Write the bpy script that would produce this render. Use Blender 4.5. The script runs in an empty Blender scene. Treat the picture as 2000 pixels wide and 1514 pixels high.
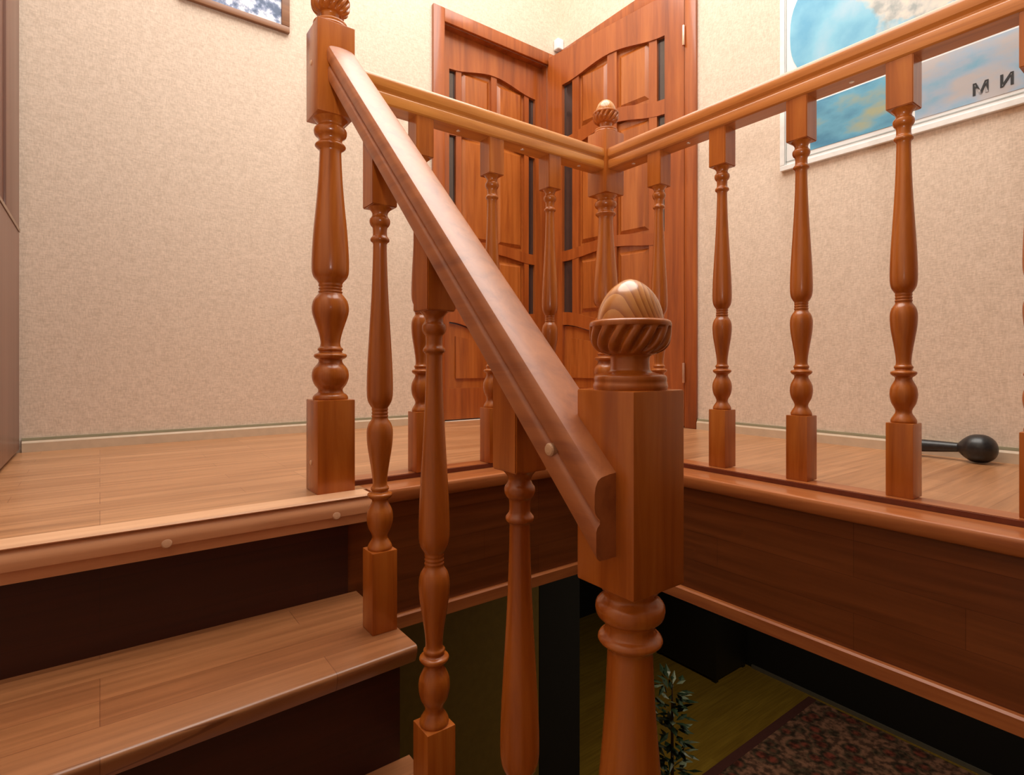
import bpy, bmesh, math, random
import numpy as np
from mathutils import Vector
random.seed(4)
S = bpy.context.scene
COL = S.collection
PI = math.pi
F_PX, HZN, EYE = 1084.0, 711.0, 0.29        # calibrated for the 2000 x 1514 frame

# ------------------------------------------------------------------ materials
def newmat(name):
    m = bpy.data.materials.new(name); m.use_nodes = True
    nt = m.node_tree; b = nt.nodes['Principled BSDF']
    return m, nt, b

def N(nt, typ, **kw):
    n = nt.nodes.new(typ)
    for k, v in kw.items():
        if k in n.inputs.keys() if isinstance(k, str) else False: n.inputs[k].default_value = v
        else: setattr(n, k, v)
    return n

def ramp(nt, fac, stops):
    r = nt.nodes.new('ShaderNodeValToRGB')
    el = r.color_ramp.elements
    while len(el) < len(stops): el.new(0.5)
    for e, (p, c) in zip(el, stops):
        e.position = p; e.color = (c[0], c[1], c[2], 1)
    nt.links.new(fac, r.inputs['Fac'])
    return r

def coords(nt, scale, rand=3.0, rot=(0, 0, 0)):
    tc = nt.nodes.new('ShaderNodeTexCoord')
    oi = nt.nodes.new('ShaderNodeObjectInfo')
    mul = nt.nodes.new('ShaderNodeVectorMath'); mul.operation = 'MULTIPLY_ADD'
    cmb = nt.nodes.new('ShaderNodeCombineXYZ')
    for i in range(3): nt.links.new(oi.outputs['Random'], cmb.inputs[i])
    mul.inputs[1].default_value = (rand, rand * 1.7, rand * 2.3)
    nt.links.new(cmb.outputs[0], mul.inputs[0]); nt.links.new(tc.outputs['Object'], mul.inputs[2])
    mp = nt.nodes.new('ShaderNodeMapping')
    mp.inputs['Scale'].default_value = scale
    mp.inputs['Rotation'].default_value = rot
    nt.links.new(mul.outputs[0], mp.inputs['Vector'])
    return mp.outputs[0]

def wood(name, dark, mid, light, axis='Z', rough=0.3, coat=0.25, rings=False, grain=1.0, coat_rough=0.12):
    """Lacquered timber whose grain runs along one axis; rings=True shows turned growth rings."""
    m, nt, b = newmat(name)
    st = {'X': (2.2, 34, 34), 'Y': (34, 2.2, 34), 'Z': (34, 34, 2.2)}[axis]
    v = coords(nt, tuple(s * grain for s in st))
    n1 = nt.nodes.new('ShaderNodeTexNoise'); n1.inputs['Scale'].default_value = 1.0
    n1.inputs['Detail'].default_value = 5; n1.inputs['Roughness'].default_value = 0.6
    n1.inputs['Distortion'].default_value = 0.6
    nt.links.new(v, n1.inputs['Vector'])
    fac = n1.outputs['Fac']
    if rings:
        v2 = coords(nt, (1, 1, 0.35), rot=(0.35, 0.5, 0))
        w = nt.nodes.new('ShaderNodeTexWave'); w.wave_type = 'RINGS'; w.rings_direction = 'Y'
        w.inputs['Scale'].default_value = 42; w.inputs['Distortion'].default_value = 1.2
        w.inputs['Detail'].default_value = 1; w.inputs['Detail Scale'].default_value = 1.5
        nt.links.new(v2, w.inputs['Vector'])
        mx = nt.nodes.new('ShaderNodeMix'); mx.data_type = 'FLOAT'; mx.inputs[0].default_value = 0.4
        nt.links.new(fac, mx.inputs[2]); nt.links.new(w.outputs['Fac'], mx.inputs[3])
        fac = mx.outputs[0]
    r = ramp(nt, fac, [(0.28, dark), (0.5, mid), (0.74, light)])
    nt.links.new(r.outputs[0], b.inputs['Base Color'])
    b.inputs['Roughness'].default_value = rough
    b.inputs['Coat Weight'].default_value = coat
    b.inputs['Coat Roughness'].default_value = coat_rough
    bp = nt.nodes.new('ShaderNodeBump'); bp.inputs['Strength'].default_value = 0.04
    bp.inputs['Distance'].default_value = 0.002
    nt.links.new(n1.outputs['Fac'], bp.inputs['Height']); nt.links.new(bp.outputs[0], b.inputs['Normal'])
    return m

def laminate(name, c1, c2, axis='X', row=0.065, length=0.42, rough=0.32, plane='XY', coat=0.1):
    """Strip laminate: narrow staggered strips with streaky grain."""
    m, nt, b = newmat(name)
    tc = nt.nodes.new('ShaderNodeTexCoord')
    sep = nt.nodes.new('ShaderNodeSeparateXYZ'); nt.links.new(tc.outputs['Object'], sep.inputs[0])
    cmb = nt.nodes.new('ShaderNodeCombineXYZ')
    nt.links.new(sep.outputs[axis], cmb.inputs[0])
    other = [a for a in plane if a != axis][0]
    nt.links.new(sep.outputs[other], cmb.inputs[1])
    br = nt.nodes.new('ShaderNodeTexBrick')
    br.inputs['Scale'].default_value = 1; br.inputs['Brick Width'].default_value = length
    br.inputs['Row Height'].default_value = row; br.inputs['Mortar Size'].default_value = 0.0009
    br.inputs['Mortar Smooth'].default_value = 0.5; br.offset = 0.37; br.offset_frequency = 3
    br.inputs['Color1'].default_value = (*c1, 1); br.inputs['Color2'].default_value = (*c2, 1)
    br.inputs['Mortar'].default_value = (c2[0] * 0.75, c2[1] * 0.7, c2[2] * 0.7, 1)
    nt.links.new(cmb.outputs[0], br.inputs['Vector'])
    mp = nt.nodes.new('ShaderNodeMapping'); mp.inputs['Scale'].default_value = (3.0, 60, 1)
    nt.links.new(cmb.outputs[0], mp.inputs[0])
    n1 = nt.nodes.new('ShaderNodeTexNoise'); n1.inputs['Scale'].default_value = 1; n1.inputs['Detail'].default_value = 5
    n1.inputs['Distortion'].default_value = 0.5
    nt.links.new(mp.outputs[0], n1.inputs['Vector'])
    r = ramp(nt, n1.outputs['Fac'], [(0.3, (0.72, 0.68, 0.64)), (0.7, (1.12, 1.12, 1.12))])
    mx = nt.nodes.new('ShaderNodeMix'); mx.data_type = 'RGBA'; mx.blend_type = 'MULTIPLY'; mx.inputs[0].default_value = 1
    nt.links.new(br.outputs['Color'], mx.inputs[6]); nt.links.new(r.outputs[0], mx.inputs[7])
    nt.links.new(mx.outputs[2], b.inputs['Base Color'])
    b.inputs['Roughness'].default_value = rough
    b.inputs['Coat Weight'].default_value = coat; b.inputs['Coat Roughness'].default_value = 0.2
    return m

def plain(name, c, rough=0.5, coat=0.0, var=0.06, scale=30, metal=0.0):
    m, nt, b = newmat(name)
    v = coords(nt, (scale, scale, scale))
    n = nt.nodes.new('ShaderNodeTexNoise'); n.inputs['Scale'].default_value = 1; n.inputs['Detail'].default_value = 3
    nt.links.new(v, n.inputs['Vector'])
    r = ramp(nt, n.outputs['Fac'], [(0.3, tuple(x * (1 - var) for x in c)), (0.7, tuple(min(1, x * (1 + var)) for x in c))])
    nt.links.new(r.outputs[0], b.inputs['Base Color'])
    b.inputs['Roughness'].default_value = rough; b.inputs['Coat Weight'].default_value = coat
    b.inputs['Metallic'].default_value = metal
    return m

def wallpaper(name, c):
    """Fine woven-look textured wallpaper: short crossing threads plus bump."""
    m, nt, b = newmat(name)
    tc = nt.nodes.new('ShaderNodeTexCoord')
    outs = []
    for sc in ((70, 70, 260), (260, 260, 70), (38, 38, 38)):
        mp = nt.nodes.new('ShaderNodeMapping'); mp.inputs['Scale'].default_value = sc
        nt.links.new(tc.outputs['Object'], mp.inputs[0])
        n = nt.nodes.new('ShaderNodeTexNoise'); n.inputs['Scale'].default_value = 1; n.inputs['Detail'].default_value = 2
        nt.links.new(mp.outputs[0], n.inputs['Vector']); outs.append(n.outputs['Fac'])
    a = nt.nodes.new('ShaderNodeMath'); a.operation = 'ADD'
    nt.links.new(outs[0], a.inputs[0]); nt.links.new(outs[1], a.inputs[1])
    a2 = nt.nodes.new('ShaderNodeMath'); a2.operation = 'MULTIPLY_ADD'; a2.inputs[1].default_value = 0.45
    nt.links.new(outs[2], a2.inputs[0]); nt.links.new(a.outputs[0], a2.inputs[2])
    d = nt.nodes.new('ShaderNodeMath'); d.operation = 'DIVIDE'; d.inputs[1].default_value = 2.45
    nt.links.new(a2.outputs[0], d.inputs[0])
    lo = (c[0] * 0.84, c[1] * 0.815, c[2] * 0.78); hi = tuple(min(1, x * 1.12) for x in c)
    r = ramp(nt, d.outputs[0], [(0.36, lo), (0.64, hi)])
    nt.links.new(r.outputs[0], b.inputs['Base Color'])
    b.inputs['Roughness'].default_value = 0.75
    bp = nt.nodes.new('ShaderNodeBump'); bp.inputs['Strength'].default_value = 0.35; bp.inputs['Distance'].default_value = 0.002
    nt.links.new(d.outputs[0], bp.inputs['Height']); nt.links.new(bp.outputs[0], b.inputs['Normal'])
    return m

PD, PM, PL = (0.28, 0.063, 0.007), (0.41, 0.108, 0.013), (0.52, 0.162, 0.024)
W_Z = wood('pine_lacquer_upright', PD, PM, PL, 'Z', 0.27, 0.16)
W_XLIT = wood('pine_lacquer_lit_x', (0.42, 0.125, 0.02), (0.57, 0.215, 0.04), (0.68, 0.28, 0.058), 'X', 0.3, 0.3)  # lighter golden copy: stronger light on this rail is put into its colour
W_Y = wood('pine_lacquer_along_y', (0.32, 0.085, 0.014), (0.50, 0.165, 0.032), (0.62, 0.23, 0.052), 'Y', 0.3, 0.3)
W_RAIL = wood('handrail_lacquer', (0.25, 0.065, 0.018), (0.38, 0.115, 0.032), (0.47, 0.155, 0.045), 'Y', 0.42, 0.45, coat_rough=0.42)
W_DOOR = wood('door_pine', (0.22, 0.046, 0.007), (0.35, 0.082, 0.013), (0.45, 0.125, 0.023), 'Z', 0.3, 0.25, grain=0.7)
W_DOORP = wood('door_panel_pine', (0.26, 0.058, 0.009), (0.40, 0.108, 0.017), (0.50, 0.155, 0.03), 'Z', 0.28, 0.3, grain=0.8)
W_TRIM = wood('trim_pine', (0.27, 0.07, 0.02), (0.40, 0.125, 0.035), (0.50, 0.17, 0.05), 'X', 0.34, 0.25)
W_TRIMY = wood('trim_pine_y', (0.27, 0.07, 0.02), (0.40, 0.125, 0.035), (0.50, 0.17, 0.05), 'Y', 0.34, 0.25)
W_DARK = wood('dark_joint', (0.10, 0.018, 0.006), (0.13, 0.024, 0.008), (0.16, 0.03, 0.01), 'X', 0.4, 0.1)
W_NOSE = wood('nosing_brown', (0.60, 0.27, 0.13), (0.70, 0.33, 0.165), (0.76, 0.38, 0.20), 'X', 0.36, 0.2)
W_FRAME = wood('picture_frame_brown', (0.17, 0.07, 0.028), (0.24, 0.10, 0.04), (0.30, 0.135, 0.058), 'X', 0.4, 0.1)
W_STRIP = wood('pale_nosing_strip', (0.72, 0.38, 0.20), (0.80, 0.46, 0.26), (0.86, 0.53, 0.32), 'X', 0.35, 0.2)
W_PLUG = plain('brown_plug_wood', (0.56, 0.30, 0.17), 0.4, 0.2)
W_LIGHT = plain('pale_plug_wood', (0.66, 0.40, 0.24), 0.35, 0.3)
FLOOR = laminate('landing_laminate', (0.56, 0.285, 0.135), (0.45, 0.215, 0.095), 'X')
TREAD = laminate('tread_laminate', (0.36, 0.150, 0.058), (0.29, 0.112, 0.042), 'X', 0.075, 0.5)
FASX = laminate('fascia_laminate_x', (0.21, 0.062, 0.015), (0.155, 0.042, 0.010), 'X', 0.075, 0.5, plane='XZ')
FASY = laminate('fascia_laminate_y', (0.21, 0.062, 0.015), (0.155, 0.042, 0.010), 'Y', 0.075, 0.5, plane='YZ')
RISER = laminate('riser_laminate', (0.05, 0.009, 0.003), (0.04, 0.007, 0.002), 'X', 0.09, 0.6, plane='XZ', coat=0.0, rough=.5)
PAPER = wallpaper('beige_wallpaper', (0.74, 0.615, 0.50))
CEIL = plain('ceiling_white', (0.82, 0.80, 0.77), 0.8)
BASEB = plain('baseboard_beige', (0.60, 0.47, 0.33), 0.5)
GAPSH = plain('baseboard_gap_shade_olive', (0.26, 0.235, 0.14), 0.5)  # olive tone stands for the thin gap shadow above the baseboards
GLASS = plain('door_glass_dark', (0.05, 0.032, 0.028), 0.12, 0.5)  # opaque pane: the unlit room behind it is put into its colour
BRASS = plain('hinge_metal', (0.75, 0.5, 0.36), 0.3, metal=0.8)
SCREW = plain('screw_steel', (0.8, 0.75, 0.7), 0.3, metal=0.7)
WARD = wood('wardrobe_laminate', (0.17, 0.085, 0.06), (0.215, 0.11, 0.078), (0.25, 0.13, 0.095), 'Z', 0.4, 0.1, grain=0.5)
WARDREFL = wood('wardrobe_laminate_reflection', (0.15, 0.055, 0.035), (0.19, 0.07, 0.045), (0.22, 0.085, 0.055), 'Z', 0.35, 0.15, grain=0.5)  # same laminate, redder: a reflection is put into its colour
WEDGE = plain('wardrobe_edge_band', (0.30, 0.20, 0.14), 0.4)
WHITE = plain('white_plastic', (0.85, 0.86, 0.86), 0.4)
BLACK = plain('black_rubber', (0.012, 0.014, 0.016), 0.38, 0.15, var=0.4, scale=120)
INK = plain('black_ink', (0.012, 0.012, 0.014), 0.6)
OLIVE = plain('olive_paint', (0.22, 0.135, 0.024), 0.7)
DKBOUNCE = plain('low_bounce_brown', (0.16, 0.09, 0.055), 0.7)
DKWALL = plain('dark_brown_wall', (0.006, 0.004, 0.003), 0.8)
DKDOOR = plain('dark_door_wood', (0.014, 0.008, 0.006), 0.5)
LOWFL = laminate('yellow_lower_floor', (0.42, 0.255, 0.035), (0.36, 0.21, 0.028), 'X', 0.12, 0.9)
LOWB = plain('lower_baseboard_grey', (0.16, 0.14, 0.11), 0.5)
DKFURN = plain('dark_furniture', (0.012, 0.010, 0.008), 0.5)
LEAFM = plain('plant_leaf_dark', (0.03, 0.055, 0.03), 0.4, var=0.5, scale=12)
LEAFP = plain('plant_leaf_pale', (0.20, 0.24, 0.17), 0.45, var=0.4, scale=12)
POTM = plain('plant_pot_brown', (0.08, 0.04, 0.025), 0.6)

def map_ocean():
    m, nt, b = newmat('map_ocean_print')
    tc = nt.nodes.new('ShaderNodeTexCoord')
    n = nt.nodes.new('ShaderNodeTexNoise'); n.inputs['Scale'].default_value = 5.5; n.inputs['Detail'].default_value = 6
    nt.links.new(tc.outputs['Object'], n.inputs['Vector'])
    r = ramp(nt, n.outputs['Fac'], [(0.34, (0.12, 0.40, 0.62)), (0.5, (0.22, 0.54, 0.72)), (0.66, (0.38, 0.60, 0.74))])
    n2 = nt.nodes.new('ShaderNodeTexNoise'); n2.inputs['Scale'].default_value = 3.1; n2.inputs['Detail'].default_value = 7
    mp = nt.nodes.new('ShaderNodeMapping'); mp.inputs['Location'].default_value = (3.1, 1.4, 0.2)
    nt.links.new(tc.outputs['Object'], mp.inputs[0]); nt.links.new(mp.outputs[0], n2.inputs['Vector'])
    sep = nt.nodes.new('ShaderNodeSeparateXYZ'); nt.links.new(tc.outputs['Object'], sep.inputs[0])
    # land: only towards the far (lower Y) side and the upper part of the sheet
    mr = nt.nodes.new('ShaderNodeMapRange'); mr.inputs[1].default_value = 0.42; mr.inputs[2].default_value = 0.10
    mr.inputs[3].default_value = -0.25; mr.inputs[4].default_value = 0.16
    nt.links.new(sep.outputs['Y'], mr.inputs[0])
    ad = nt.nodes.new('ShaderNodeMath'); ad.operation = 'ADD'
    nt.links.new(n2.outputs['Fac'], ad.inputs[0]); nt.links.new(mr.outputs[0], ad.inputs[1])
    st = nt.nodes.new('ShaderNodeMapRange'); st.inputs[1].default_value = 0.56; st.inputs[2].default_value = 0.6
    nt.links.new(ad.outputs[0], st.inputs[0])
    n3 = nt.nodes.new('ShaderNodeTexNoise'); n3.inputs['Scale'].default_value = 24; n3.inputs['Detail'].default_value = 4
    nt.links.new(tc.outputs['Object'], n3.inputs['Vector'])
    land = ramp(nt, n3.outputs['Fac'], [(0.35, (0.34, 0.38, 0.38)), (0.5, (0.58, 0.58, 0.54)), (0.65, (0.72, 0.68, 0.58))])
    mx = nt.nodes.new('ShaderNodeMix'); mx.data_type = 'RGBA'
    nt.links.new(st.outputs[0], mx.inputs[0]); nt.links.new(r.outputs[0], mx.inputs[6]); nt.links.new(land.outputs[0], mx.inputs[7])
    nt.links.new(mx.outputs[2], b.inputs['Base Color']); b.inputs['Roughness'].default_value = 0.5
    return m

def map_inset(name, a, bcol, c, seed, lo=0.42, hi=0.6):
    m, nt, b = newmat(name)
    tc = nt.nodes.new('ShaderNodeTexCoord')
    mp = nt.nodes.new('ShaderNodeMapping'); mp.inputs['Location'].default_value = (seed, seed * 2.1, seed * 0.7)
    mp.inputs['Scale'].default_value = (1, 7, 14)
    nt.links.new(tc.outputs['Object'], mp.inputs[0])
    n = nt.nodes.new('ShaderNodeTexNoise'); n.inputs['Scale'].default_value = 1.0; n.inputs['Detail'].default_value = 5
    nt.links.new(mp.outputs[0], n.inputs['Vector'])
    r = ramp(nt, n.outputs['Fac'], [(0.30, a), (lo, bcol), (hi, c)])
    nt.links.new(r.outputs[0], b.inputs['Base Color']); b.inputs['Roughness'].default_value = 0.5
    return m

def snow_print():
    m, nt, b = newmat('winter_forest_print')
    tc = nt.nodes.new('ShaderNodeTexCoord')
    n = nt.nodes.new('ShaderNodeTexNoise'); n.inputs['Scale'].default_value = 17; n.inputs['Detail'].default_value = 7
    n.inputs['Roughness'].default_value = 0.62
    nt.links.new(tc.outputs['Object'], n.inputs['Vector'])
    r = ramp(nt, n.outputs['Fac'], [(0.40, (0.05, 0.09, 0.19)), (0.48, (0.22, 0.28, 0.45)), (0.54, (0.72, 0.76, 0.86)), (0.62, (0.9, 0.9, 0.92))])
    nt.links.new(r.outputs[0], b.inputs['Base Color']); b.inputs['Roughness'].default_value = 0.3
    return m

def rug_mat():
    m, nt, b = newmat('rug_pattern')
    tc = nt.nodes.new('ShaderNodeTexCoord')
    v = nt.nodes.new('ShaderNodeTexVoronoi'); v.inputs['Scale'].default_value = 8
    nt.links.new(tc.outputs['Object'], v.inputs['Vector'])
    n = nt.nodes.new('ShaderNodeTexNoise'); n.inputs['Scale'].default_value = 22; n.inputs['Detail'].default_value = 4
    nt.links.new(tc.outputs['Object'], n.inputs['Vector'])
    r = ramp(nt, v.outputs['Distance'], [(0.2, (0.30, 0.07, 0.05)), (0.42, (0.10, 0.075, 0.05)), (0.6, (0.34, 0.17, 0.12))])
    r2 = ramp(nt, n.outputs['Fac'], [(0.4, (0.35, 0.32, 0.30)), (0.6, (1.3, 1.2, 1.1))])
    mx = nt.nodes.new('ShaderNodeMix'); mx.data_type = 'RGBA'; mx.blend_type = 'MULTIPLY'; mx.inputs[0].default_value = 1
    nt.links.new(r.outputs[0], mx.inputs[6]); nt.links.new(r2.outputs[0], mx.inputs[7])
    nt.links.new(mx.outputs[2], b.inputs['Base Color']); b.inputs['Roughness'].default_value = 0.95
    return m

# ------------------------------------------------------------------ mesh helpers
def link(name, bm, mat, parent=None, smooth=None):
    me = bpy.data.meshes.new(name)
    bmesh.ops.recalc_face_normals(bm, faces=bm.faces)
    bm.to_mesh(me); bm.free()
    if smooth is not None:
        for p in me.polygons: p.use_smooth = True
        me.set_sharp_from_angle(angle=math.radians(smooth))
    me.materials.append(mat)
    o = bpy.data.objects.new(name, me); COL.objects.link(o)
    if parent is not None: o.parent = parent
    return o

def tag(o, label=None, cat=None, group=None, kind=None):
    if label: o['label'] = label
    if cat: o['category'] = cat
    if group: o['group'] = group
    if kind: o['kind'] = kind
    return o

def empty(name, loc=(0, 0, 0)):
    o = bpy.data.objects.new(name, None); COL.objects.link(o); o.location = loc
    o.empty_display_size = 0.1
    return o

def box(x0, x1, y0, y1, z0, z1, bev=0.0, seg=2):
    bm = bmesh.new()
    bmesh.ops.create_cube(bm, size=1)
    for v in bm.verts:
        v.co = Vector((x0 + (v.co.x + .5) * (x1 - x0), y0 + (v.co.y + .5) * (y1 - y0), z0 + (v.co.z + .5) * (z1 - z0)))
    if bev: bmesh.ops.bevel(bm, geom=bm.edges[:], offset=bev, segments=seg, affect='EDGES', profile=0.6)
    return bm

def prism(pts, axis, a0, a1, f0=None, f1=None):
    """Extrude a closed 2-D outline along an axis; f0/f1 optionally move each end's points."""
    bm = bmesh.new()
    def mk(p, a, f):
        if axis == 'X': c = (a, p[0], p[1])
        elif axis == 'Y': c = (p[0], a, p[1])
        else: c = (p[0], p[1], a)
        return bm.verts.new(f(c) if f else c)
    A = [mk(p, a0, f0) for p in pts]; B = [mk(p, a1, f1) for p in pts]
    n = len(pts)
    for i in range(n): bm.faces.new((A[i], A[(i + 1) % n], B[(i + 1) % n], B[i]))
    bm.faces.new(A[::-1]); bm.faces.new(B)
    return bm

def smooth_profile(pts, sub=4):
    p = np.array(pts, float); out = []
    for i in range(len(p) - 1):
        p0 = p[max(i - 1, 0)]; p1 = p[i]; p2 = p[i + 1]; p3 = p[min(i + 2, len(p) - 1)]
        for k in range(sub):
            t = k / sub
            m1 = (p2 - p0) / 2; m2 = (p3 - p1) / 2
            # keep tangents modest so neighbouring rings do not overshoot
            L = np.linalg.norm(p2 - p1)
            for mm in (m1, m2):
                l = np.linalg.norm(mm)
                if l > L: mm *= L / l
            h = ((2*t**3-3*t**2+1)*p1 + (t**3-2*t**2+t)*m1 + (-2*t**3+3*t**2)*p2 + (t**3-t**2)*m2)
            out.append(h)
    out.append(p[-1])
    return [(max(r, 0.0), z) for z, r in out]      # points come in as (z, r)

def lathe(prof, cx=0, cy=0, seg=40, rmod=None):
    """prof: [(r, z)] from bottom to top; capped."""
    bm = bmesh.new(); rings = []
    for r, z in prof:
        if r < 1e-5:
            rings.append([bm.verts.new((cx, cy, z))]); continue
        ring = []
        for k in range(seg):
            a = 2 * PI * k / seg
            rr = r * (rmod(a, z) if rmod else 1)
            ring.append(bm.verts.new((cx + rr * math.cos(a), cy + rr * math.sin(a), z)))
        rings.append(ring)
    for A, B in zip(rings, rings[1:]):
        if len(A) == 1 and len(B) == 1: continue
        for k in range(seg):
            k2 = (k + 1) % seg
            if len(A) == 1: bm.faces.new((A[0], B[k2], B[k]))
            elif len(B) == 1: bm.faces.new((A[k], A[k2], B[0]))
            else: bm.faces.new((A[k], A[k2], B[k2], B[k]))
    if len(rings[0]) > 1: bm.faces.new(rings[0][::-1])
    if len(rings[-1]) > 1: bm.faces.new(rings[-1])
    return bm

def disc(c, n, r, h, seg=16):
    """Low dome (plug or screw head): centre c on a surface with normal n."""
    n = Vector(n).normalized(); u = n.orthogonal().normalized(); w = n.cross(u); c = Vector(c)
    bm = bmesh.new(); rings = []
    for rr, hh in ((r, -0.004), (r, h * 0.45), (r * 0.82, h * 0.85), (r * 0.4, h)):
        rings.append([bm.verts.new(c + n * hh + (u * math.cos(2*PI*k/seg) + w * math.sin(2*PI*k/seg)) * rr) for k in range(seg)])
    for A, B in zip(rings, rings[1:]):
        for k in range(seg): bm.faces.new((A[k], A[(k+1) % seg], B[(k+1) % seg], B[k]))
    bm.faces.new(rings[0][::-1]); bm.faces.new(rings[-1])
    return bm

def slab_with_hole(axis, plane0, plane1, outer, hole):
    """Wall slab between two planes of one axis, with one rectangular opening (closed, connected)."""
    (a0, a1, z0, z1), (h0, h1, k0, k1) = outer, hole
    A = sorted({a0, h0, h1, a1}); Z = sorted({z0, k0, k1, z1})
    bm = bmesh.new(); vs = {}
    def v(a, z, p):
        key = (a, z, p)
        if key not in vs: vs[key] = bm.verts.new((p, a, z) if axis == 'X' else (a, p, z))
        return vs[key]
    cells = {(i, j) for i in range(len(A) - 1) for j in range(len(Z) - 1)
             if not (A[i] >= h0 - 1e-9 and A[i+1] <= h1 + 1e-9 and Z[j] >= k0 - 1e-9 and Z[j+1] <= k1 + 1e-9)}
    for i, j in cells:
        q = [(A[i], Z[j]), (A[i+1], Z[j]), (A[i+1], Z[j+1]), (A[i], Z[j+1])]
        for p in (plane0, plane1): bm.faces.new([v(*c, p) for c in q])
        for (di, dj), (c0, c1) in {(0, -1): (0, 1), (1, 0): (1, 2), (0, 1): (2, 3), (-1, 0): (3, 0)}.items():
            if (i + di, j + dj) not in cells:
                bm.faces.new([v(*q[c0], plane0), v(*q[c1], plane0), v(*q[c1], plane1), v(*q[c0], plane1)])
    return bm

# ------------------------------------------------------------------ layout numbers (metres)
XW, YN = 2.14, 2.42                  # inner faces of the east and north walls
XL, YS = -0.62, -1.7                 # west wall, south wall (behind the camera)
CE = 3.10
LX, LY = 1.229, 1.200                # front edges of the ledge nosings round the stairwell
NA = (0.4275, 1.279); NB = (1.362, 1.307); NC = (0.457, 0.403)
ZLOW = -2.6

# ------------------------------------------------------------------ setting
def structure(o): o['kind'] = 'structure'; return o

# landing floor: an L-shaped slab round the stairwell
bm = bmesh.new()
pts = [(XL, 1.236), (.4965, 1.236), (.4965, 1.2825), (1.3115, 1.2825), (1.3115, YS), (XW, YS), (XW, YN), (XL, YN)]
top = [bm.verts.new((x, y, 0)) for x, y in pts]; bot = [bm.verts.new((x, y, -0.30)) for x, y in pts]
bm.faces.new(top); bm.faces.new(bot[::-1])
for i in range(8): bm.faces.new((top[i], bot[i], bot[(i+1) % 8], top[(i+1) % 8]))
structure(link('floor', bm, FLOOR))

structure(link('ceiling', box(XL - .1, XW + .1, YS - .1, YN + .1, CE, CE + .1), CEIL))
DN = (1.369, 2.043, -0.0, 1.985)       # north door opening  (x0, x1, z0, z1)
DE = (1.552, 2.375, -0.0, 2.02)        # east door opening   (y0, y1, z0, z1)
structure(link('wall_north', slab_with_hole('Y', YN, YN + .12, (XL, XW + .12, -0.3, CE), DN), PAPER))
structure(link('wall_east', slab_with_hole('X', XW, XW + .12, (YS, YN, -0.3, CE), DE), PAPER))
structure(link('wall_west', box(XL - .1, XL, YS, YN + .12, ZLOW, CE), PAPER))
structure(link('wall_south', box(XL - .1, XW + .12, YS - .1, YS, -0.3, CE), DKBOUNCE))  # unseen wall, coloured dark to cut light bounced onto near faces

def baseboard(name, axis, a0, a1):
    if axis == 'X':
        o = link(name, prism([(YN, 0), (YN - .014, 0), (YN - .014, .030), (YN - .009, .038), (YN, .038)], 'X', a0, a1), BASEB)
        link('gap_shade_strip', prism([(YN, .038), (YN - .010, .038), (YN - .008, .046), (YN, .046)], 'X', a0, a1), GAPSH, o)  # gap shadow put in as a thin coloured strip
    else:
        o = link(name, prism([(XW, 0), (XW - .014, 0), (XW - .014, .030), (XW - .009, .038), (XW, .038)], 'Y', a0, a1), BASEB)
        link('gap_shade_strip', prism([(XW, .038), (XW - .010, .038), (XW - .008, .046), (XW, .046)], 'Y', a0, a1), GAPSH, o)
    structure(o)
baseboard('baseboard_north', 'X', -0.205, 1.306)
baseboard('baseboard_east', 'Y', YS, 1.49)

# ledge nosings with rounded fronts, the dark joint behind them, the base strip the balusters stand on
def nose_profile(f, d, t):
    """rounded front board: front at f, back at f+d, top 0, thickness t -> outline in (horizontal, z)"""
    o = [(f + d, 0), (f + .010, 0), (f + .0055, -.0008), (f + .0022, -.0028), (f + .0005, -.006), (f, -.010),
         (f + .0006, -t + .008), (f + .003, -t + .003), (f + .008, -t), (f + d, -t)]
    return o
mit = 0.0
# the two boards meet in a mitre on the diagonal through the corner
def mitre_x(c): return (c[0] + (c[1] - LY), c[1], c[2])
def mitre_y(c): return (c[0], c[1] + (c[0] - LX), c[2])
t1 = structure(link('trim_1', prism(nose_profile(LY, .083, .035), 'X', 0.497, LX, None, mitre_x), W_TRIM, smooth=25))
t2 = structure(link('trim_2', prism(nose_profile(LX, .083, .035), 'Y', YS, LY, None, mitre_y), W_TRIMY, smooth=25))
gy, gx = LY + .083, LX + .083
link('joint_strip', prism([(gy, -.02), (gy + .006, -.02), (gy + .006, .011), (gy, .011)], 'X', 0.472, LX + .083, None, lambda c: (c[0] + (c[1] - gy), c[1], c[2])), W_DARK, t1)
link('joint_strip', prism([(gx, -.02), (gx + .006, -.02), (gx + .006, .011), (gx, .011)], 'Y', YS, LY + .083, None, lambda c: (c[0], c[1] + (c[0] - gx), c[2])), W_DARK, t2)
link('base_strip', prism([(gy + .006, -.01), (gy + .062, -.01), (gy + .062, .010), (gy + .06, .012), (gy + .006, .012)], 'X', 0.472, LX + .089, None, lambda c: (c[0] + (c[1] - gy - .006), c[1], c[2])), W_TRIM, t1)
link('base_strip', prism([(gx + .006, -.01), (gx + .062, -.01), (gx + .062, .010), (gx + .06, .012), (gx + .006, .012)], 'Y', YS, LY + .089, None, lambda c: (c[0], c[1] + (c[0] - gx - .006), c[2])), W_TRIMY, t2)
# fascia boards with their bottom beads
FX, FY = 1.262, 1.233
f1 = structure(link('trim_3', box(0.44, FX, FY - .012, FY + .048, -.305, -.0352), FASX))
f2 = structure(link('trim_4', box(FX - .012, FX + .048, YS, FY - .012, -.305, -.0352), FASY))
link('bottom_bead', prism([(FY - .026, -.334), (FY - .026, -.306), (FY - .022, -.302), (FY, -.3055), (FY, -.334)], 'X', 0.44, FX - .026), W_TRIM, f1)
link('bottom_bead', prism([(FX - .026, -.334), (FX - .026, -.306), (FX - .022, -.302), (FX, -.302), (FX, -.334)], 'Y', YS, FY), W_TRIMY, f2)

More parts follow.
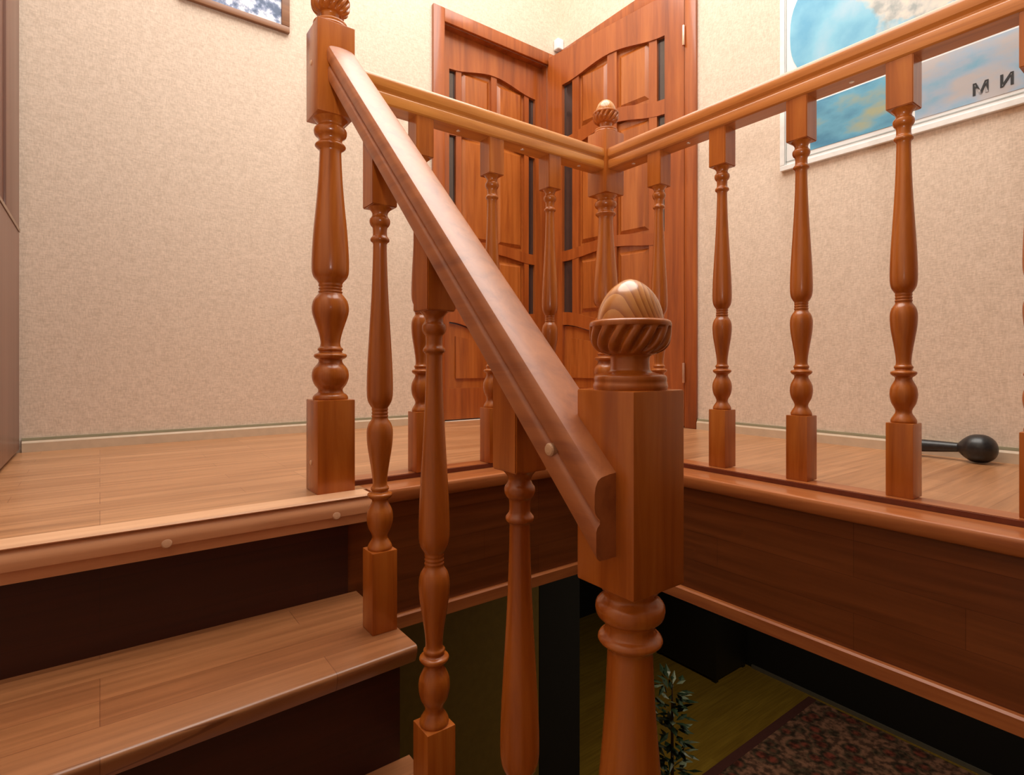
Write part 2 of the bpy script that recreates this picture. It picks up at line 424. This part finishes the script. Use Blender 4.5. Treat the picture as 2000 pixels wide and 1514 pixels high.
# ------------------------------------------------------------------ staircase
st = tag(empty('staircase', (0, 0, 0)), 'wooden staircase with laminate treads and dark risers descending from the landing', 'staircase')
RISE = [0, -.222, -.440, -.657, -.875, -1.093, -1.311]
NOSE = [1.181, .913, .680, .455, .235, .01, -.215]
def shear(dy): return lambda c: (c[0], c[1] - dy, c[2])
# nosing of the landing itself: pale strip on top, brown bullnose in front
def nose_front(y, zt, t, back):
    o = [(back, zt), (y + .010, zt)]
    for k in range(1, 9):
        a = PI / 2 + PI / 2 * k / 8
        o.append((y + .020 + .020 * math.cos(a), zt - .024 + .024 * math.sin(a)))
    o += [(y + .001, zt - t * .62), (y + .009, zt - t * .66), (y + .009, zt - t), (back, zt - t)]
    return o
n0 = link('nosing', prism(nose_front(1.181, -.004, .058, 1.236), 'X', XL + .003, .492), W_NOSE, st, smooth=50)
n0['label'] = 'brown rounded nosing along the landing edge'
ns = link('pale_strip', prism([(1.2375, -.006), (1.187, -.006), (1.183, -.003), (1.186, .0005), (1.2375, .001)], 'X', XL + .003, .488), W_STRIP, n0)
for x, z in ((.0975, 0), (.408, 0)):
    link('plug', disc((x, 1.1815, -.036), (0, -1, 0.25), .0085, .003), W_PLUG, n0)
for i in range(1, 6):
    yb = NOSE[i-1] + .034 if i > 1 else 1.215
    y0 = NOSE[i]; z = RISE[i]; t = .032
    prof = [(yb, z), (y0 + .008, z), (y0 + .0045, z - .0008), (y0 + .0018, z - .0028), (y0 + .0004, z - .006), (y0 + .001, z - .012),
            (y0 + .004, z - .022), (y0 + .009, z - t), (yb, z - t)]
    # each front edge runs very slightly askew
    o = link('tread', prism(prof, 'X', XL + .003, .464, (lambda yb_: (lambda c: (c[0], c[1] - (.045 if c[1] < yb_ - .05 else 0), c[2])))(yb)), TREAD, st, smooth=50)
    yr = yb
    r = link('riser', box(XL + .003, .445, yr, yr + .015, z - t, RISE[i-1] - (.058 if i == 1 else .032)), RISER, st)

# ------------------------------------------------------------------ newel posts
NEWEL = [(.2075,.0385),(.2125,.0392),(.2185,.0365),(.2245,.0290),(.229,.0272),(.2335,.0285),(.243,.0355),(.2555,.0402),(.268,.0408),(.2795,.0375),
         (.289,.0300),(.2945,.0265),(.300,.0268),(.3035,.0335),(.3085,.0368),(.313,.0345),(.3155,.0275),(.319,.0258),(.3225,.0285),(.3265,.0270),(.330,.0232),
         (.3405,.0218),(.362,.0262),(.386,.0340),(.4055,.0400),(.421,.0410),(.436,.0375),(.447,.0300),(.4525,.0258),(.456,.0270),(.4595,.0245),(.463,.0265),(.4665,.0245),(.470,.0268),(.4745,.0262),
         (.481,.0300),(.490,.0375),(.504,.0412),(.540,.0410),(.599,.0372),(.658,.0315),(.717,.0268),(.770,.0243),(.781,.0245),(.786,.0300),(.7905,.0342),(.795,.0325),(.799,.0275),
         (.806,.0262),(.811,.0285),(.8155,.0345),(.823,.0368),(.830,.0355),(.835,.0300),(.839,.0275),(.845,.0310),(.8525,.0390)]
FIN = [(.000,.0385),(.0045,.0395),(.0085,.0380),(.0120,.0385),(.0155,.0370),(.0175,.0285),(.0200,.0222),(.0270,.0205),(.0350,.0210),(.0370,.0235)]
BOWL = [(.0370,.0240),(.0385,.0285),(.0420,.0355),(.0475,.0405),(.0545,.0428),(.0610,.0432),(.0660,.0430),(.0690,.0434),(.0720,.0428),(.0738,.0405),(.0745,.0370)]
ACORN = [(.0715,.0348),(.0755,.0348),(.0830,.0338),(.0920,.0310),(.1000,.0268),(.1070,.0212),(.1125,.0150),(.1165,.0085),(.1182,.0035),(.1187,0.0)]

def gadroon(a, z):
    t = (z - .0385) / (.0672 - .0385)
    if t <= 0 or t >= 1: return 1.0
    env = min(1.0, t / .12, (1 - t) / .10) ** .6
    s = math.sin(15 * (a - .42 * (t - .5)))            # slanting flutes
    return 1 - .17 * env * (0.5 - 0.5 * s) ** 2.4

def newel(name, c, w, foot, label, turn=0.0, extra=0.0):
    root = tag(empty(name, (c[0], c[1], foot)), label, 'newel post', 'newel posts of the balustrade')
    h = w / 2
    link('base_block', box(-h, h, -h, h, -extra, .2085, .0022), W_Z, root, smooth=35)
    link('turned_shaft', lathe(smooth_profile(NEWEL), seg=48), W_Z, root, smooth=50)
    link('head_block', box(-h, h, -h, h, .852, 1.058, .0025), W_Z, root, smooth=35)
    f = link('finial', lathe([(r, z + 1.0575) for r, z in smooth_profile(FIN, 3)], seg=48), W_Z, root, smooth=50)
    sp = smooth_profile(BOWL, 7)
    link('carved_cup', lathe([(r, z + 1.0575) for r, z in sp], seg=180, rmod=lambda a, z: gadroon(a, z - 1.0575)), W_Z, f, smooth=60)
    link('acorn', lathe([(r, z + 1.0575) for r, z in smooth_profile(ACORN, 4)], seg=48), W_RING, f, smooth=60)
    return root

def ring_wood():
    """End-grain rings as a turned acorn shows them."""
    m, nt, b = newmat('acorn_ring_wood')
    tc = nt.nodes.new('ShaderNodeTexCoord')
    mp = nt.nodes.new('ShaderNodeMapping'); mp.inputs['Location'].default_value = (-.004, 0, -1.139)
    mp.inputs['Rotation'].default_value = (math.radians(6), 0, math.radians(-8))
    nt.links.new(tc.outputs['Object'], mp.inputs[0])
    w = nt.nodes.new('ShaderNodeTexWave'); w.wave_type = 'RINGS'; w.rings_direction = 'Y'; w.wave_profile = 'SAW'
    w.inputs['Scale'].default_value = 58; w.inputs['Distortion'].default_value = 0.5; w.inputs['Detail'].default_value = 1
    nt.links.new(mp.outputs[0], w.inputs['Vector'])
    r = ramp(nt, w.outputs['Fac'], [(0.0, (0.66, 0.30, 0.09)), (0.55, (0.58, 0.23, 0.06)), (1.0, (0.36, 0.11, 0.025))])
    nt.links.new(r.outputs[0], b.inputs['Base Color'])
    b.inputs['Roughness'].default_value = 0.24; b.inputs['Coat Weight'].default_value = 0.45; b.inputs['Coat Roughness'].default_value = 0.1
    return m
W_RING = ring_wood()

pA = newel('newel_post', NA, .085, 0.0, 'lacquered newel post at the top of the stairs, the slanting handrail starts from it')
pB = newel('newel_post', NB, .085, 0.0, 'corner newel post where the two level handrails meet in front of the doors')
pC = newel('newel_post', NC, .080, -.795, 'large near newel post with carved acorn finial at the lower end of the slanting handrail', extra=.08)
for z in (.974, .066):
    link('plug', disc((-.0425, .004, z), (-1, 0, 0), .0060, .0022), W_LIGHT, pA)

# ------------------------------------------------------------------ balusters (z from the foot)
BAL = [(.154,.0228),(.158,.0236),(.163,.0220),(.169,.0185),(.1745,.0153),(.180,.0149),(.186,.0172),(.195,.0218),(.207,.0246),(.218,.0250),(.229,.0232),(.239,.0185),(.245,.0156),
       (.250,.0158),(.2535,.0205),(.258,.0238),(.262,.0225),(.2645,.0165),(.267,.0156),(.2695,.0172),(.273,.0170),(.276,.0145),(.283,.0137),(.300,.0152),(.325,.0190),(.350,.0230),(.368,.0246),(.384,.0245),(.396,.0215),
       (.4045,.0160),(.408,.0150),(.411,.0160),(.414,.0147),(.417,.0158),(.420,.0147),(.4235,.0156),(.427,.0152),(.432,.0185),(.441,.0228),(.455,.0247),(.480,.0247),(.520,.0232),(.570,.0203),(.640,.0163),(.700,.0139),(.743,.0130),
       (.747,.0145),(.7495,.0176),(.7535,.0180),(.7565,.0160),(.760,.0138),(.768,.0133),(.776,.0142),(.780,.0175),(.786,.0196),(.792,.0190),(.796,.0160),(.801,.0145),(.807,.0165),(.8135,.0225)]
def baluster(parent, x, y, z0, ztop, slope=0.0):
    h = .0250
    o = link('baluster', lathe([(r, z + z0) for r, z in smooth_profile(BAL, 3)], x, y, 32), W_Z, parent, smooth=50)
    link('base_block', box(x - h, x + h, y - h, y + h, z0, z0 + .1545, .0018), W_Z, o, smooth=35)
    bm = box(x - h, x + h, y - h, y + h, z0 + .8135, ztop)
    if slope:
        for v in bm.verts:
            if v.co.z > z0 + .83: v.co.z += slope * (v.co.y - y)
    bmesh.ops.bevel(bm, geom=bm.edges[:], offset=.0016, segments=2, affect='EDGES')
    link('head_block', bm, W_Z, o, smooth=35)
    return o

# handrail outline: flat underside, lower band, groove, wider rounded upper band
HR = [(-.026, 0), (-.0300, .003), (-.0310, .008), (-.0310, .025), (-.0295, .0285), (-.0258, .0315), (-.0258, .0345), (-.0290, .0375), (-.0322, .041), (-.0332, .046),
      (-.0332, .057), (-.0318, .0635), (-.0285, .0685), (-.0235, .0708), (-.012, .0724), (-.003, .0730)]
HR = HR + [(-x, z) for x, z in HR[::-1]]
ZR = .926                                            # underside of the level rails

# level balustrade between the top newel and the corner newel
b1 = tag(empty('balustrade', (NA[0], NB[1], 0)), 'short level balustrade of turned balusters between the top newel and the corner newel', 'balustrade', 'level landing balustrades')
def L1(bm):
    for v in bm.verts: v.co -= Vector((NA[0], NB[1], 0))
    return bm
x0r, x1r = NA[0] + .0427, NB[0] - .0427
rail1 = link('handrail', L1(prism([(NB[1] - .002 + x, ZR + z) for x, z in HR], 'X', x0r, x1r)), W_XLIT, b1, smooth=30)
for x in (.6727, .898, 1.1146): baluster(b1, x - NA[0], -.002, .012, ZR + .002)
for x in (.785, 1.006, 1.235):
    link('screw', disc((x - NA[0], -.004, ZR), (0, 0, -1), .0055, .002), SCREW, b1)

# level balustrade running from the corner newel towards the camera's right
b2 = tag(empty('balustrade', (NB[0], NB[1], 0)), 'long level balustrade running from the corner newel past the map poster', 'balustrade', 'level landing balustrades')
rail2 = link('handrail', prism([(x - .002, ZR + z) for x, z in HR], 'Y', YS - NB[1], -.0427), W_Y, b2, smooth=30)
ys = [1.0846 - .2125 * k for k in range(10)]
for y in ys: baluster(b2, -.002, y - NB[1], .012, ZR + .002)
for y in (1.185, .98, .548):
    link('screw', disc((-.002, y - NB[1], ZR), (0, 0, -1), .0055, .002), SCREW, b2)

# stair balustrade: slanting handrail and three balusters
b3 = tag(empty('stair_balustrade', (.43, .8, -.44)), 'stair balustrade with thick slanting handrail and turned balusters standing on the treads', 'stair balustrade')
O3 = Vector((.43, .8, -.44))
YA, YE = NA[1] - .0427, .386
def rail_top(y): return 1.005 - .968 * (1.2375 - y)
def rail_x(y): return .4385 - .0185 * (1.2375 - y) / .8515
HS = 1.16
def end3(y): return lambda c: (c[0] + rail_x(y) - O3.x, y - O3.y, c[2] + rail_top(y) - .073 * HS - O3.z)
rail3 = link('handrail', prism([(x, z * HS) for x, z in HR], 'Y', 0, 1, end3(YE), end3(YA)), W_RAIL, b3, smooth=30)
for x, y, z in ((.436, 1.017, RISE[1]), (.431, .790, RISE[2]), (.427, .5587, RISE[3])):
    zt = rail_top(y) - .073 * HS + .003
    baluster(b3, x - O3.x, y - O3.y, z - O3.z, zt - O3.z, .968)
zp = rail_top(.457) - .052
link('plug', disc((rail_x(.457) - .0262 - O3.x - .004, .457 - O3.y, zp - O3.z), (-1, 0, 0), .0072, .004), W_LIGHT, rail3)

# ------------------------------------------------------------------ doors
def panel_door(root, w, h, zb, place, cols, arch_top, body, pane):
    """Panelled leaf. place(s, z, depth) -> world point; front face at depth 0, positive depth goes into the leaf."""
    T = .038
    def solid(outline, d0, d1, name, mat, par, bev=0.0):
        bm = bmesh.new()
        A = [bm.verts.new(place(s, z, d0)) for s, z in outline]; B = [bm.verts.new(place(s, z, d1)) for s, z in outline]
        n = len(outline)
        for i in range(n): bm.faces.new((A[i], A[(i+1) % n], B[(i+1) % n], B[i]))
        bm.faces.new(A); bm.faces.new(B[::-1])
        return link(name, bm, mat, par)
    def rect(s0, s1, z0, z1): return [(s0, z0), (s1, z0), (s1, z1), (s0, z1)]
    c = cols
    L, R = c[0], c[-1]
    mid = (L + R) / 2
    def wav(s, base, amp):                       # gentle arch, highest in the middle of the leaf
        u = (s - mid) / ((R - L) / 2)
        return base + amp * math.cos(PI * u) * 0.5
    def band(s0, s1, lo, hi, ampl, amph, d0, d1, name, mat, par):
        n = 16; ss = [s0 + (s1 - s0) * k / n for k in range(n + 1)]
        return solid([(s, wav(s, lo, ampl)) for s in ss] + [(s, wav(s, hi, amph)) for s in ss[::-1]], d0, d1, name, mat, par)
    solid(rect(0, L, zb, h), 0, T, 'stile', W_DOOR, root)
    solid(rect(R, w, zb, h), 0, T, 'stile', W_DOOR, root)
    # top rail with arched lower edge
    n = 16; ss = [L + (R - L) * k / n for k in range(n + 1)]
    solid([(s, wav(s, h - .165, .045)) for s in ss] + [(R, h), (L, h)], 0, T, 'top_rail', W_DOOR, root)
    band(L, R, 1.485, 1.555, .05, .05, .004, T, 'cross_rail', W_DOOR, root)
    band(L, R, .868, .925, .03, .03, .004, T, 'cross_rail', W_DOOR, root)
    band(L, R, .475, .545, -.06, -.06, .004, T, 'cross_rail', W_DOOR, root)
    solid(rect(L, R, zb, .165), 0, T, 'bottom_rail', W_DOOR, root)
    # bottom panel
    band(L, R, .16, .47, 0, -.06, .020, T - .004, 'bottom_panel', W_DOORP, root)
    band(L + .045, R - .045, .215, .415, 0, -.04, .010, T - .006, 'raised_field', W_DOORP, root)
    # mullions
    for a, bb in ((c[1], c[2]), (c[3], c[4]), (c[5], c[6])):
        solid(rect(a, bb, .52, h - .13), .006, T, 'mullion', W_DOOR, root)
    rows = ((1.53, h - .14, 'top'), (.90, 1.50, ''), (.53, .88, ''))
    for zl, zh, k in rows:
        for a, bb in ((c[2], c[3]), (c[4], c[5])):
            solid(rect(a - .002, bb + .002, zl, zh), .022, T - .006, 'panel', W_DOORP, root)
            m = .026
            zl2, zh2 = zl + .055, zh - .05
            # raised field with sloped margins
            bm = bmesh.new()
            o = [(a + .006, zl2 - .02), (bb - .006, zl2 - .02), (bb - .006, zh2 + .02), (a + .006, zh2 + .02)]
            i_ = [(a + m, zl2), (bb - m, zl2), (bb - m, zh2), (a + m, zh2)]
            A = [bm.verts.new(place(s, z, .023)) for s, z in o]; B = [bm.verts.new(place(s, z, .010)) for s, z in i_]
            for q in range(4): bm.faces.new((A[q], A[(q+1) % 4], B[(q+1) % 4], B[q]))
            bm.faces.new(B); bm.faces.new(A[::-1])
            link('raised_field', bm, W_DOORP, root)
        for a, bb in ((c[0], c[1]), (c[6], c[7])):
            solid(rect(a - .002, bb + .002, zl, zh), .020, .026, 'glass_strip', GLASS, root)

def casing(root, axis, a0, a1, ztop, inner0, inner1, zin, face, proud):
    """Three architrave boards around an opening, on the room side of the wall."""
    def bd(p0, p1, z0, z1, name):
        if axis == 'Y': b_ = box(p0, p1, face - proud, face - .0005, z0, z1, .003)
        else: b_ = box(face - proud, face - .0005, p0, p1, z0, z1, .003)
        link(name, b_, W_DOOR, root, smooth=35)
    bd(a0, inner0, .0005, ztop, 'casing_jamb'); bd(inner1, a1, .0005, ztop, 'casing_jamb')
    bd(inner0 + .0005, inner1 - .0005, zin, ztop, 'casing_head')

# closed door in the north wall
d1 = empty('door_1', (1.369, YN, 0)); d1['kind'] = 'structure'
off1 = Vector((1.369, YN, 0))
d1['label'] = 'closed panelled pine door beside the room corner'
def place1(s, z, d): return Vector((s + .005, .036 + d, z))
for x0, x1, z0, z1 in ((1.3692, 1.3732, .0005, 1.981), (2.0388, 2.0428, .0005, 1.981), (1.3692, 2.0428, 1.9814, 1.9846)):
    b_ = box(x0, x1, YN - .001, YN + .1, z0, z1)
    for v in b_.verts: v.co -= off1
    link('door_frame', b_, W_DOOR, d1)
panel_door(d1, .664, 1.981, .006, place1, [.052, .095, .128, .315, .352, .540, .572, .614], True, None, None)
def rel(bm, off):
    for v in bm.verts: v.co -= off
    return bm
_l = link
def casing_rel(root, off, *a):
    global link
    def lk(name, bm, mat, parent=None, smooth=None): return _l(name, rel(bm, off), mat, parent, smooth)
    link = lk
    casing(root, *a)
    link = _l
casing_rel(d1, off1, 'Y', 1.306, 2.106, 2.052, 1.369, 2.043, 1.985, YN, .020)

# the other leaf stands slightly ajar, hinged on the near side of the east wall opening
HG = Vector((2.128, 1.556, 0)); FR = Vector((2.028, 2.387, 0))
e = (FR - HG); WL = e.length; e.normalize(); nrm = Vector((e.y, -e.x, 0))     # nrm points into the wall
if nrm.x < 0: nrm = -nrm
d2 = empty('door_2', tuple(HG)); d2['kind'] = 'structure'
d2['label'] = 'panelled pine door with narrow dark glass strips standing slightly ajar'
def place2(s, z, d): return e * s + nrm * d + Vector((0, 0, z))
panel_door(d2, WL, 2.012, .008, place2, [.100, .145, .188, .376, .434, .622, .667, .735], True, None, None)
for z in (1.775, .25):
    bm = lathe([(.006, z - .045), (.0065, z - .043), (.0065, z + .043), (.006, z + .045)], -.010, -.004, 14)
    link('hinge', bm, BRASS, d2, smooth=40)
casing_rel(d2, HG, 'X', 1.492, 2.418, 2.09, 1.552, 2.375, 2.022, XW, .016)

# a dark room behind the open leaf
structure(link('wall_far', box(XW + .6, XW + .66, 1.2, YN + .3, 0, 2.3), DKWALL))

# ------------------------------------------------------------------ things on the walls
mp_ = tag(empty('map_poster', (XW, .55, 1.04)), 'large blue wall map with thin white frame hanging behind the balusters', 'poster')
OM = Vector((XW, .55, 1.04))
PY0, PY1, PZ0, PZ1 = -.05, 1.113, 1.038, 1.86
def mlink(name, bm, mat, par=mp_):
    return link(name, rel(bm, OM), mat, par)
SHEET = plain('map_sheet_white', (0.80, 0.82, 0.82), 0.5, var=0.03, scale=6)
FRW = plain('map_frame_white', (0.84, 0.85, 0.83), 0.35)
GREYL = plain('map_grey_rule', (0.42, 0.46, 0.45), 0.5)
mlink('sheet', box(XW - .010, XW - .001, PY0 + .01, PY1 - .01, PZ0 + .01, PZ1 - .01), SHEET)
fr = [(PZ0, PZ0 + .020, PY0, PY1), (PZ1 - .020, PZ1, PY0, PY1), (PZ0 + .0205, PZ1 - .0205, PY0, PY0 + .018), (PZ0 + .0205, PZ1 - .0205, PY1 - .018, PY1)]
for z0, z1, y0, y1 in fr:
    mlink('frame_rail', box(XW - .016, XW - .0005, y0, y1, z0, z1, .002), FRW)
for z0, z1, y0, y1 in ((PZ0 + .031, PZ0 + .0345, PY0 + .03, PY1 - .022), (PZ0 + .02, PZ1 - .02, PY1 - .0245, PY1 - .0215)):
    mlink('border_line', box(XW - .0112, XW - .0095, y0, y1, z0, z1), GREYL)
# oval ocean
def oval(cy, cz, ay, az, x0, x1, n=72, clip=None):
    pts = []
    for k in range(n):
        a = 2 * PI * k / n
        pts.append((cy + ay * math.copysign(abs(math.cos(a)) ** 0.75, math.cos(a)), cz + az * math.copysign(abs(math.sin(a)) ** 0.75, math.sin(a))))
    return prism(pts, 'X', x0, x1)
mlink('ocean_oval', oval(.52, 1.545, .555, .275, XW - .0120, XW - .0095), map_ocean())
mlink('inset_print', box(XW - .0115, XW - .0095, .69, 1.0, 1.088, 1.262), map_inset('inset_teal', (0.05, 0.22, 0.38), (0.12, 0.38, 0.55), (0.36, 0.40, 0.26), 1.3, 0.52, 0.70))
mlink('inset_print', box(XW - .0115, XW - .0095, .40, .668, 1.083, 1.262), map_inset('inset_grey', (0.14, 0.40, 0.58), (0.34, 0.44, 0.56), (0.46, 0.44, 0.45), 2.2, 0.46, 0.58))
for ch_, y in (('\u041c', .522), ('\u0418', .458)):
    fc = bpy.data.curves.new('letter', 'FONT'); fc.body = ch_; fc.size = .048; fc.extrude = .0006; fc.offset = .0012
    fo = bpy.data.objects.new('letter_curve', fc); COL.objects.link(fo)
    bpy.context.view_layer.update()
    me = bpy.data.meshes.new_from_object(fo.evaluated_get(bpy.context.evaluated_depsgraph_get()))
    bpy.data.objects.remove(fo)
    me.materials.clear(); me.materials.append(INK)
    lo = bpy.data.objects.new('letter', me); COL.objects.link(lo); lo.parent = mp_
    lo.location = Vector((XW - .0122, y, 1.104)) - OM
    lo.rotation_euler = (PI / 2, 0, -PI / 2)

pf = tag(empty('framed_picture', (.43, YN, 1.67)), 'brown framed snowy winter picture hanging high on the north wall', 'picture')
OP = Vector((.43, YN, 1.67))
PX0, PX1 = .235, .634
for x0, x1, z0, z1 in ((PX0, PX1, 1.665, 1.690), (PX0, PX1, 1.935, 1.960), (PX0, PX0 + .032, 1.6905, 1.9345), (PX1 - .032, PX1, 1.6905, 1.9345)):
    link('frame_rail', rel(box(x0, x1, YN - .018, YN - .0005, z0, z1, .003), OP), W_FRAME, pf, smooth=35)
link('print', rel(box(PX0 + .03, PX1 - .03, YN - .008, YN - .001, 1.688, 1.937), OP), snow_print(), pf)

tag(link('corner_sensor', box(2.092, 2.137, 2.378, 2.417, 2.088, 2.150, .008, 3), WHITE, smooth=40), 'small white plastic fixture high in the wall corner above the two doors', 'wall fixture')

# ------------------------------------------------------------------ wardrobe on the west side
wd = tag(empty('wardrobe', (-.4, 1.9, 0)), 'tall brown laminate wardrobe standing against the wall at the landing end', 'wardrobe')
OW = Vector((-.4, 1.9, 0))
link('carcass', rel(box(XL + .003, -.229, 1.46, YN - .016, .0005, 2.35), OW), WARD, wd)
link('lower_door', rel(box(-.2285, -.2105, 1.462, YN - .017, .012, .716, .002), OW), WARD, wd, smooth=35)
link('edge_band', rel(box(-.2285, -.2085, 1.462, YN - .017, .7175, .7285), OW), WEDGE, wd)
link('upper_door', rel(box(-.2285, -.2105, 2.094, YN - .017, .731, 2.345, .002), OW), WARD, wd, smooth=35)
link('upper_door', rel(box(-.2285, -.2165, 1.462, 2.091, .731, 2.345, .002), OW), WARDREFL, wd, smooth=35)

# ------------------------------------------------------------------ black club on the floor
cl = tag(empty('ball_headed_club', (2.06, .49, .042)), 'black ball-headed club lying on the landing floor against the wall', 'club')
bmc = lathe([(r, z) for r, z in smooth_profile([(-.044, 0.0), (-.043, .010), (-.036, .026), (-.020, .0385), (0, .0415), (.018, .0385), (.034, .028), (.044, .0185), (.049, .0135)], 5)], seg=40)
hd = link('ball_head', bmc, BLACK, cl, smooth=60)
hn = link('handle', lathe([(r, z) for r, z in smooth_profile([(.046, .0135), (.055, .0140), (.090, .0165), (.150, .0195), (.185, .0190), (.200, .0135), (.204, 0.0)], 4)], seg=28), BLACK, cl, smooth=60)
for o in (hd, hn): o.rotation_euler = (-PI / 2 - .055, 0, -.05)
cl.location = (2.064, .489, .0425)

# ------------------------------------------------------------------ the floor below, glimpsed through the stairwell
structure(link('floor_lower', box(XL, 5.05, YS, 4.6, ZLOW - .1, ZLOW), LOWFL))
structure(link('wall_lower_north', box(.44, 1.985, YN, YN + .10, ZLOW, -.302), OLIVE))
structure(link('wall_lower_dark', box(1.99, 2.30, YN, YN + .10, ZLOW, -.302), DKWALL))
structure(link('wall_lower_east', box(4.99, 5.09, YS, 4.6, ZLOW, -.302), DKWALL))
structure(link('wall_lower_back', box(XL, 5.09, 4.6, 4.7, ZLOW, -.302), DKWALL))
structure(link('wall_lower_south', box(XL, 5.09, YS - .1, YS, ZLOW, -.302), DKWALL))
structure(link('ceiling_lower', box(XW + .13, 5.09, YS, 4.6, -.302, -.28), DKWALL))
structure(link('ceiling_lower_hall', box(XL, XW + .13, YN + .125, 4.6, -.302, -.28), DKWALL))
structure(link('baseboard_lower', box(4.972, 4.989, YS, 2.88, ZLOW, ZLOW + .03), LOWB))
rg = tag(link('patterned_rug', box(3.05, 4.93, .25, 2.33, ZLOW + .0005, ZLOW + .010, .003), rug_mat()), 'red and brown patterned rug on the yellow floor of the room below', 'rug')
link('border', box(3.052, 4.928, 2.262, 2.328, ZLOW + .0105, ZLOW + .0125), plain('rug_border', (0.12, 0.035, 0.03), 0.95), rg)
ch = tag(link('low_chest', box(4.46, 4.965, 2.92, 3.60, ZLOW + .03, ZLOW + .62, .008), DKFURN, smooth=35), 'dark low chest standing on the yellow floor of the room below', 'chest')
for x in (4.49, 4.93):
    for y in (2.95, 3.57): link('leg', box(x - .02, x + .02, y - .02, y + .02, ZLOW, ZLOW + .031), DKFURN, ch)

pl = tag(empty('potted_plant', (2.73, 2.08, ZLOW)), 'dark leafy potted plant on the floor of the room below, beside the near newel', 'plant')
link('pot', lathe([(.09, 0), (.10, .01), (.125, .20), (.132, .22), (.132, .24), (.118, .24), (.112, .20), (.0, .19)], seg=28), POTM, pl, smooth=45)
rnd = random.Random(3)
stem = [(0.012, .18), (.010, .5), (.007, .85), (.002, 1.0)]
link('stem', lathe(stem, seg=10), POTM, pl)
bmA, bmB = bmesh.new(), bmesh.new()
for k in range(150):
    z = .32 + .70 * rnd.random(); a = rnd.random() * 2 * PI
    R0 = .02 + .20 * rnd.random() * (1.05 - .45 * (z - .3) / .7)
    bmx = bmA if rnd.random() < .7 else bmB
    base = Vector((R0 * .55 * math.cos(a), R0 * .55 * math.sin(a), z))
    d = Vector((math.cos(a + rnd.uniform(-.6, .6)), math.sin(a + rnd.uniform(-.6, .6)), rnd.uniform(-.5, .7))).normalized()
    s = d.cross(Vector((0, 0, 1))).normalized() * (.013 + .010 * rnd.random()); up = s.cross(d).normalized() * .006
    Ln = .055 + .05 * rnd.random()
    v = [bmx.verts.new(p) for p in (base, base + d * Ln * .45 + s, base + d * Ln, base + d * Ln * .45 - s, base + d * Ln * .45 + up)]
    for i, j in ((0, 1), (1, 2), (2, 3), (3, 0)): bmx.faces.new((v[i], v[j], v[4]))
o = link('foliage', bmA, LEAFM, pl); o['kind'] = 'stuff'
o = link('foliage', bmB, LEAFP, pl); o['kind'] = 'stuff'; o['label'] = 'paler leaves'

# ------------------------------------------------------------------ light
def area(name, loc, size, power, color, target=(0, 0, -1), sizey=None):
    l = bpy.data.lights.new(name, 'AREA'); l.energy = power; l.color = color; l.shape = 'DISK'; l.size = size
    o = bpy.data.objects.new(name, l); COL.objects.link(o); o.location = loc
    o.rotation_euler = Vector(target).to_track_quat('-Z', 'Y').to_euler()
    return o
area('ceiling_bounce_fill', (0.90, 1.15, 3.05), 2.4, 57, (.955, .925, .865))  # unseen soft light added for flash bounced off the ceiling
# flash head on the camera, tilted up towards the ceiling
pt = bpy.data.lights.new('camera_flash', 'SPOT'); pt.energy = 42.0; pt.color = (1.0, .96, .92); pt.shadow_soft_size = .04
pt.spot_size = math.radians(158); pt.spot_blend = 1.0
po = bpy.data.objects.new('camera_flash', pt); COL.objects.link(po); po.location = (.02, -.07, .60)
po.rotation_euler = Vector((.5961 * .40, .8028 * .40, .917)).to_track_quat('-Z', 'Y').to_euler()
area('lower_room_fill', (3.3, 1.2, -.36), .5, 8, (1.0, .85, .6))  # unseen fill added to brighten the dark space below
w = bpy.data.worlds.new('World'); S.world = w; w.use_nodes = True
w.node_tree.nodes['Background'].inputs[0].default_value = (1, .95, .9, 1)
w.node_tree.nodes['Background'].inputs[1].default_value = 0.02

# ------------------------------------------------------------------ camera
cd = bpy.data.cameras.new('camera'); cam = bpy.data.objects.new('camera', cd); COL.objects.link(cam)
cam.location = (0, 0, EYE)
cam.rotation_euler = Vector((.5961, .8028, 0)).to_track_quat('-Z', 'Y').to_euler()
cd.sensor_fit = 'HORIZONTAL'; cd.sensor_width = 36; cd.lens = 36 * F_PX / 2000
cd.shift_y = -(757 - HZN) / 2000
cd.clip_start = .02
S.camera = cam
S.view_settings.view_transform = 'Standard'; S.view_settings.look = 'None'
S.view_settings.exposure = 0.75; S.view_settings.gamma = 1.0; S.view_settings.use_curve_mapping = False
